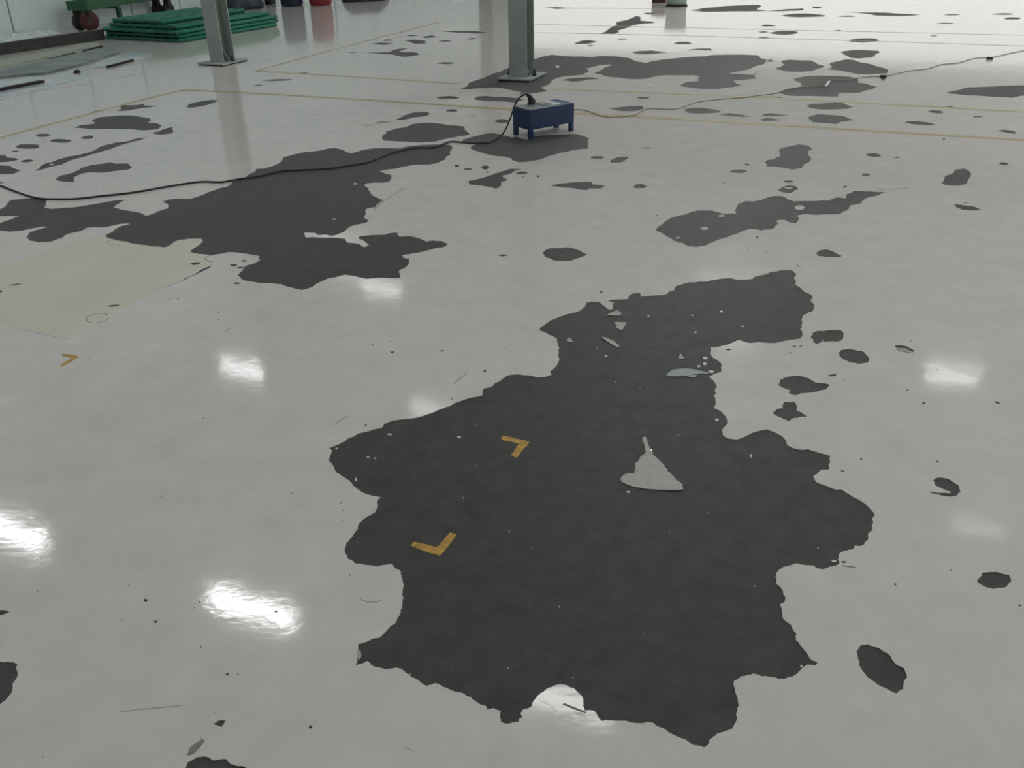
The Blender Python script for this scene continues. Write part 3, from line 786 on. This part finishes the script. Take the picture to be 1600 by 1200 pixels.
# black cord from the left edge to the plug on the box
zc = 0.006
pts = [flo(x, y, zc) for x, y in [(-45,281)] + F(5, [(0,600),(60,622),(130,648),(200,670),(270,682),(350,684),(450,683),(540,676),(620,666),(760,652),(900,632),(1050,605),(1250,576),(1380,578),(1500,558)]) + F(6, [(0,625),(100,602),(170,588),(300,582),(400,577),(500,568),(580,553),(670,540),(740,517),(830,480),(900,462),(1000,443),(1100,443),(1150,428),(1190,412),(1230,405),(1290,410),(1350,416),(1440,412)]) + F(7, [(285,517)])]
cordt = thing('electric_cable', 'black electric cable snaking from the left edge to the blue box', 'cord', (0, 0, 0))
def onbox(x, y, z):
    return bc + bx_dir * x + nrm * y + Vector((0, 0, z))
plug = onbox(-0.085, 0.035, HT + 0.002)
pts += [onbox(-hl - 0.10, 0.09, 0.03), onbox(-hl - 0.012, 0.125, 0.11), onbox(-hl + 0.03, 0.122, 0.20), onbox(-0.155, 0.09, 0.262), onbox(-0.125, 0.045, 0.29), plug + Vector((0, 0, 0.075))]
pts[-1] = onbox(-0.10, 0.04, 0.275)
tube('cord', smooth_path(pts, 4), 0.0058, M_RUB, cordt)
pp = smooth_path([onbox(-0.118, 0.043, 0.283), onbox(-0.10, 0.04, 0.272), onbox(-0.087, 0.036, 0.245), onbox(-0.083, 0.035, HT + 0.03), onbox(-0.083, 0.035, HT + 0.003)], 4)
n = len(pp)
tube('plug', pp, 0.02, M_RUB, cordt, 12, [0.010 + 0.021 * min(1, (i / n) * 1.4) for i in range(n)])
bs = lathe('inlet_collar', [(0.036, 0.0), (0.036, 0.006), (0.03, 0.009)], M_PANEL, t, 20)
bs.location = (-0.083, 0.035, HT + .002)

# tan cord running off to the right
zc = 0.005
pts = [flo(x, y, zc) for x, y in F(22, [(120,42),(215,43),(290,48),(350,65),(400,85),(470,93),(600,80),(640,60),(690,38),(760,40),(850,42),(910,30),(960,10)]) + [(1092,159),(1125,155),(1160,152.5),(1185,149)] + F(4, [(0,590),(60,580),(110,560),(200,545),(300,541),(360,538),(378,518),(405,500),(480,500),(550,490),(620,480),(720,475),(800,460),(900,440),(1000,430),(1080,402),(1180,395),(1280,365),(1370,360),(1430,352),(1500,335),(1600,315),(1700,295)])]
ct = thing('extension_cord', 'thin tan extension cord winding from blue box to right edge', 'cord')
tube('cord', smooth_path(pts, 3), 0.0042, M_CORD, ct, 7)
for x, y in F(4, [(385,510)]):
    pq = [flo(xx, yy, 0.009) for xx, yy in F(4, [(358,541),(372,525),(380,513)])]
    tube('white_tie', smooth_path(pq, 3), 0.012, M_WHITE, ct, 8)
for x, y in F(4, [(720,478), (1385,364)]):
    c_ = flo(x, y, 0.012)
    tube('cord_joint', [c_ - AX * 0.03, c_ + AX * 0.03], 0.014, M_RUB, ct, 8)

# ------------------------------------------------------------------ far left: beam, flat sheets, crumpled film
p0, p1 = flo(-60, 95.5), flo(165, 61.5)
bd = (p1 - p0); bl = bd.length
t = thing('steel_channel', 'long dark steel channel lying along the left wall', 'steel channel', p0, math.atan2(bd.y, bd.x))
box('web', 0, bl, 0.0, 0.01, 0, 0.13, M_BEAM, t, 0.002)
box('flange', 0, bl, 0.01, 0.085, 0.118, 0.13, M_BEAM, t, 0.002)
box('flange', 0, bl, 0.01, 0.085, 0.0, 0.012, M_BEAM, t, 0.002)

def sheet_thing(name, px, th_, z0, mm, label, lift=0.0, cat='sheet'):
    """thin board or film lying on the floor; lift raises its nearer long edge so it throws a dark gap"""
    P = [flo(x, y) for x, y in px]
    n = len(P)
    c = sum(P, Vector()) / n
    bm = bmesh.new()
    rel = [p - c for p in P]
    zz = [z0 + lift * max(0.0, -(r.dot(Vector((-WN.x, -WN.y, 0)))) ) for r in rel]
    lo = [bm.verts.new((r.x, r.y, z)) for r, z in zip(rel, zz)]
    hi = [bm.verts.new((r.x, r.y, z + th_)) for r, z in zip(rel, zz)]
    bm.faces.new(hi); bm.faces.new(list(reversed(lo)))
    for i in range(n):
        bm.faces.new((lo[i], lo[(i+1) % n], hi[(i+1) % n], hi[i]))
    o = link(name, bm_mesh(bm, name), mm)
    o.location = (c.x, c.y, 0)
    return tag(o, label, cat, 'flat sheets on the floor by the wall')
sheet_thing('pale_board', [(-40,103),(60,85),(130,70),(152,69),(156,72),(120,80),(50,97),(-40,115)], 0.02, 0.0, M_SHEETP, 'pale olive board lying next to the dark channel')
sheet_thing('greenish_board', [(-40,121),(52,101.5),(119,86.5),(163,76.5),(186,79.5),(187,84),(132,102),(70,117),(40,119),(-40,128)], 0.025, 0.0, M_SHEETG, 'dull greenish board lying between other flat sheets')
sheet_thing('plastic_film', [(-40,131),(45,121),(72,119),(135,104.5),(190,86),(200,82),(228,79),(236,88),(208,93),(168,104),(120,113),(70,126),(0,138.5),(-40,147)], 0.006, 0.0, M_SHEETB, 'bluish plastic film spread beside the greenish board')
sheet_thing('plastic_film', [(-40,152),(0,143),(70,129),(120,117),(150,112),(130,124),(60,140),(0,152),(-40,161)], 0.004, 0.0, M_SHEETB, 'bluish plastic film nearest the camera at the left edge')
# black strips standing in for the shaded slits between the sheets
def shade_strip(px0, px1, w, label):
    a, b = flo(*px0), flo(*px1)
    d = b - a
    t = math.atan2(d.y, d.x)
    o = box('gap_shade', 0, d.length, -w / 2, w / 2, 0.0, 0.022, M_BLACK, None, 0.004)
    o.location = a
    o.location.z = 0.0045 if w > 0.05 else 0.0
    o.rotation_euler = (0, 0, t)
    return tag(o, label, 'shade_strip', 'shade strips among the sheets')
shade_strip((131,81.2), (160,74), 0.03, 'short black shade strip nearest the green board stack')
shade_strip((75,95.2), (117,84.6), 0.03, 'black shade strip between pale board and greenish board')
shade_strip((168,106), (208,95.5), 0.03, 'black shade strip at the right end of the bluish film')
shade_strip((-20,146.3), (67,129.3), 0.07, 'thick black shade strip at the left edge on the film')
tag(lathe('dark_lump', [(0.03, 0.0), (0.035, 0.012), (0.025, 0.03), (0.01, 0.035)], M_BLACK, None, 9), 'small dark lump on the edge of the bluish film', 'lump').location = flo(121, 114)

# crumpled clear film bunched along the foot of the wall
bm = bmesh.new()
rows = []
rnd = random.Random(3)
N = 90
for i in range(N + 1):
    s = -1.6 + 2.1 * i / N
    row = []
    for j in range(7):
        d = 0.03 + 0.045 * j
        z = (0.07 * (1 - j / 6) ** 1.3) * rnd.uniform(0.35, 1.15) + (0.03 * rnd.random() if 0 < j < 6 else 0.0) + 0.002
        q = wp + WD * (s + rnd.uniform(-0.015, 0.015)) + WN * (d + rnd.uniform(-0.012, 0.012))
        row.append(bm.verts.new((q.x, q.y, z)))
    rows.append(row)
for a, b in zip(rows, rows[1:]):
    for j in range(6):
        bm.faces.new((a[j], a[j+1], b[j+1], b[j]))
o = link('crumpled_film', bm_mesh(bm, 'crumpled_film'), M_FILM)
tag(o, 'shiny crumpled clear film bunched along the left wall foot', 'plastic film')

# ------------------------------------------------------------------ stack of green ribbed boards
c0 = flo(283, 67)                       # near corner
ev, ew = flo(432, 41) - c0, flo(158, 62) - c0
LB, WB = ev.length, ew.length
ga = math.atan2(ev.y, ev.x)
orders = ['lowest', 'second', 'third', 'fourth', 'top']
for i in range(5):
    hgt = 0.052
    off = [(0, 0), (0.02, 0.015), (-0.03, 0.0), (0.05, 0.05), (0.12, 0.36)][i]
    Ls = LB + [0.0, 0.04, 0.06, -0.10, -0.35][i]
    Ws = WB - [0.0, 0.03, 0.02, 0.12, 0.45][i]
    t = thing('green_board', 'ribbed green board, %s in the stack behind the left column' % orders[i], 'board', c0 + Vector((0, 0, i * hgt)) + ev.normalized() * off[0] + ew.normalized() * off[1], ga, 'green boards in a stack')
    box('panel', 0, Ls, 0, Ws, 0.006, hgt - 0.012, M_GREEN2, t, 0.008)
    for a in ((0, 0.045), (Ws - 0.045, Ws)):
        pts = [Vector((-0.01, sum(a) / 2, hgt / 2)), Vector((Ls + 0.015, sum(a) / 2, hgt / 2))]
        tube('edge_rail', pts, hgt / 2, M_GREEN, t, 10)
    nr = int(Ws / 0.16)
    for k in range(1, nr):
        y = Ws * k / nr
        box('rib', 0.01, Ls - 0.01, y - 0.02, y + 0.02, hgt - 0.012, hgt - 0.001, M_GREEN, t, 0.004)

# ------------------------------------------------------------------ green trolley
w1, w3 = flo(143, 48), flo(265, 24.5)
cd = (w3 - w1)
ca = math.atan2(cd.y, cd.x)
CL = cd.length
t = thing('trolley', 'low green flatbed trolley on casters by the left wall', 'trolley', w1, ca)
DW = 0.27
ZD = 0.30
box('deck', -0.05, CL + 0.12, -0.05, DW, ZD, ZD + 0.03, M_CART, t, 0.006)
box('side_rail', -0.05, CL + 0.12, -0.06, -0.02, ZD - 0.02, ZD + 0.11, M_CART, t, 0.006)
box('side_rail', -0.05, CL + 0.12, DW - 0.03, DW + 0.01, ZD - 0.02, ZD + 0.11, M_CART, t, 0.006)
box('end_rail', -0.07, -0.03, -0.06, DW + 0.01, ZD - 0.02, ZD + 0.11, M_CART, t, 0.006)
box('cross_member', CL * 0.33, CL * 0.33 + 0.06, -0.02, DW - 0.03, ZD - 0.06, ZD - 0.001, M_CART, t, 0.004)
box('prop_stand', CL * 0.36, CL * 0.36 + 0.07, 0.0, 0.06, 0.0, ZD - 0.06, M_CART, t, 0.004)
for i, (x, y, r) in enumerate(((0, 0.0, 0.135), (0.05, DW - 0.06, 0.12), (CL, 0.0, 0.10), (CL, DW - 0.06, 0.10))):
    fk = box('caster_fork', x - 0.05, x + 0.05, y - 0.045, y + 0.045, r + 0.03 if r < .12 else 2 * r - 0.06, ZD - 0.001, M_WHEELB, t, 0.006)
    wh = lathe('wheel', [(r * 0.35, -0.035), (r * 0.9, -0.035), (r, -0.022), (r, 0.022), (r * 0.9, 0.035), (r * 0.35, 0.035)], M_WHEEL if i == 0 else M_WHEELB, t, 24, 'y')
    wh.location = (x, y, r)
    wh.rotation_euler = (0, 0, math.radians((-42, -10, -30, -30)[i]))
    hb_ = lathe('hub', [(r * 0.3, -0.036), (r * 0.3, 0.036)], M_BEAM, wh, 12, 'y')
crate = box('green_crate', 0, 0.6, 0, 0.22, 0, 0.34, M_CART2, None, 0.012)
q = w1 + cd.normalized() * (CL - 0.58)
crate.location = (q.x, q.y, ZD + 0.031)
crate.rotation_euler = (0, 0, ca)
tag(crate, 'bright green crate standing at the far end of trolley', 'crate')

# ------------------------------------------------------------------ far things along the top edge
def heap(name, px, hgt, mm, label, cat):
    P = [flo(x, y) for x, y in px]
    c = sum(P, Vector()) / len(P)
    bm = bmesh.new()
    n = 20
    rnd = random.Random(len(label))
    loop = smooth_path(P + [P[0]], 5)[:-1]
    rings = []
    for s, z in ((1.0, 0.0), (0.97, 0.25), (0.88, 0.6), (0.7, 0.88), (0.35, 1.0)):
        rings.append([bm.verts.new(((p.x - c.x) * s * rnd.uniform(.96, 1.04), (p.y - c.y) * s * rnd.uniform(.96, 1.04), hgt * z * (rnd.uniform(.85, 1.1) if z else 1))) for p in loop])
    m_ = len(loop)
    for a, b in zip(rings, rings[1:]):
        for k in range(m_):
            bm.faces.new((a[k], a[(k+1) % m_], b[(k+1) % m_], b[k]))
    bm.faces.new(rings[0]); bm.faces.new(rings[-1])
    o = link(name, bm_mesh(bm, name, True), mm)
    o.location = (c.x, c.y, 0)
    return tag(o, label, cat)
heap('tarpaulin_pile', [(353,18),(372,18),(392,15),(410,13),(411,9),(385,8),(355,10)], 0.30, M_TARP, 'dark navy tarpaulin pile behind the green boards', 'tarpaulin')
def drum(px, py, r, hgt, mm, label):
    c = flo(px, py)
    t = thing('plastic_drum', label, 'drum', c + Vector((0, r, 0)), 0, 'plastic drums by the far edge')
    lathe('body', [(r * .9, 0.0), (r * .97, 0.02), (r, 0.06), (r * 1.0, hgt * .33), (r * 1.03, hgt * .35), (r, hgt * .37), (r, hgt * .64), (r * 1.03, hgt * .66), (r, hgt * .68), (r * .99, hgt * .93), (r * .9, hgt)], mm, t, 28)
    lathe('lid', [(r * .93, hgt * .97), (r * .95, hgt + .01), (r * .9, hgt + .03)], mm, t, 28)
drum(453, 10.5, 0.20, 0.6, M_NAVY, 'dark navy plastic drum left of the red drum')
drum(498, 9.2, 0.20, 0.6, M_DRUMRED, 'red plastic drum standing at the far top edge')
heap('dark_bag', [(414,8),(426,6.5),(430,1),(416,-2)], 0.4, M_BLACK, 'black bag between tarpaulin pile and navy drum', 'bag')
heap('dark_bundle', [(536,4.2),(570,3.2),(600,1.2),(606,-6),(570,-8),(536,-4)], 0.25, M_TARP, 'low dark bundle right of the thin white post', 'bundle')
c_ = flo(525, 17.5)
t = thing('marker_post', 'thin white post right of the red drum', 'post', c_)
lathe('rod', [(0.022, 0.0), (0.022, 1.2), (0.015, 1.21)], mat('pale_cyan', (0.7, 0.9, 0.85), 0.3), t, 12)
lathe('foot', [(0.05, 0.0), (0.05, 0.008), (0.022, 0.012)], M_WHITE, t, 16)
c_ = flo(1060, 11)
t = thing('bucket', 'pale green bucket with its base shadow built as a ring, at the far top edge', 'bucket', c_ + Vector((0, 0.17, 0)))
lathe('body', [(0.15, 0.03), (0.158, 0.05), (0.175, 0.33), (0.185, 0.335), (0.185, 0.36), (0.17, 0.36), (0.15, 0.06)], M_PAIL, t, 28)
lathe('base_shade', [(0.175, 0.0), (0.18, 0.015), (0.165, 0.03)], M_BLACK, t, 28)  # black ring imitating the shadow at the bucket's foot
tube('handle', smooth_path([Vector((0.187 * math.cos(a), 0.187 * math.sin(a) * 0.25, 0.345 + 0.12 * math.sin(a))) for a in [math.pi * k / 8 for k in range(9)]], 2), 0.005, M_WHITE, t, 6)
c_ = flo(1029, 4.5)
t = thing('toolbox', 'dark maroon toolbox left of the pale green bucket', 'toolbox', c_, TH)
box('body', -0.12, 0.12, 0, 0.2, 0, 0.18, M_MAROON, t, 0.01)
box('lid', -0.125, 0.125, -0.004, 0.204, 0.18, 0.215, M_MAROON, t, 0.01)
tube('handle', smooth_path([Vector((-0.06, 0.1, 0.213)), Vector((-0.055, 0.1, 0.245)), Vector((0.055, 0.1, 0.245)), Vector((0.06, 0.1, 0.213))], 3), 0.008, M_BLACK, t, 8)
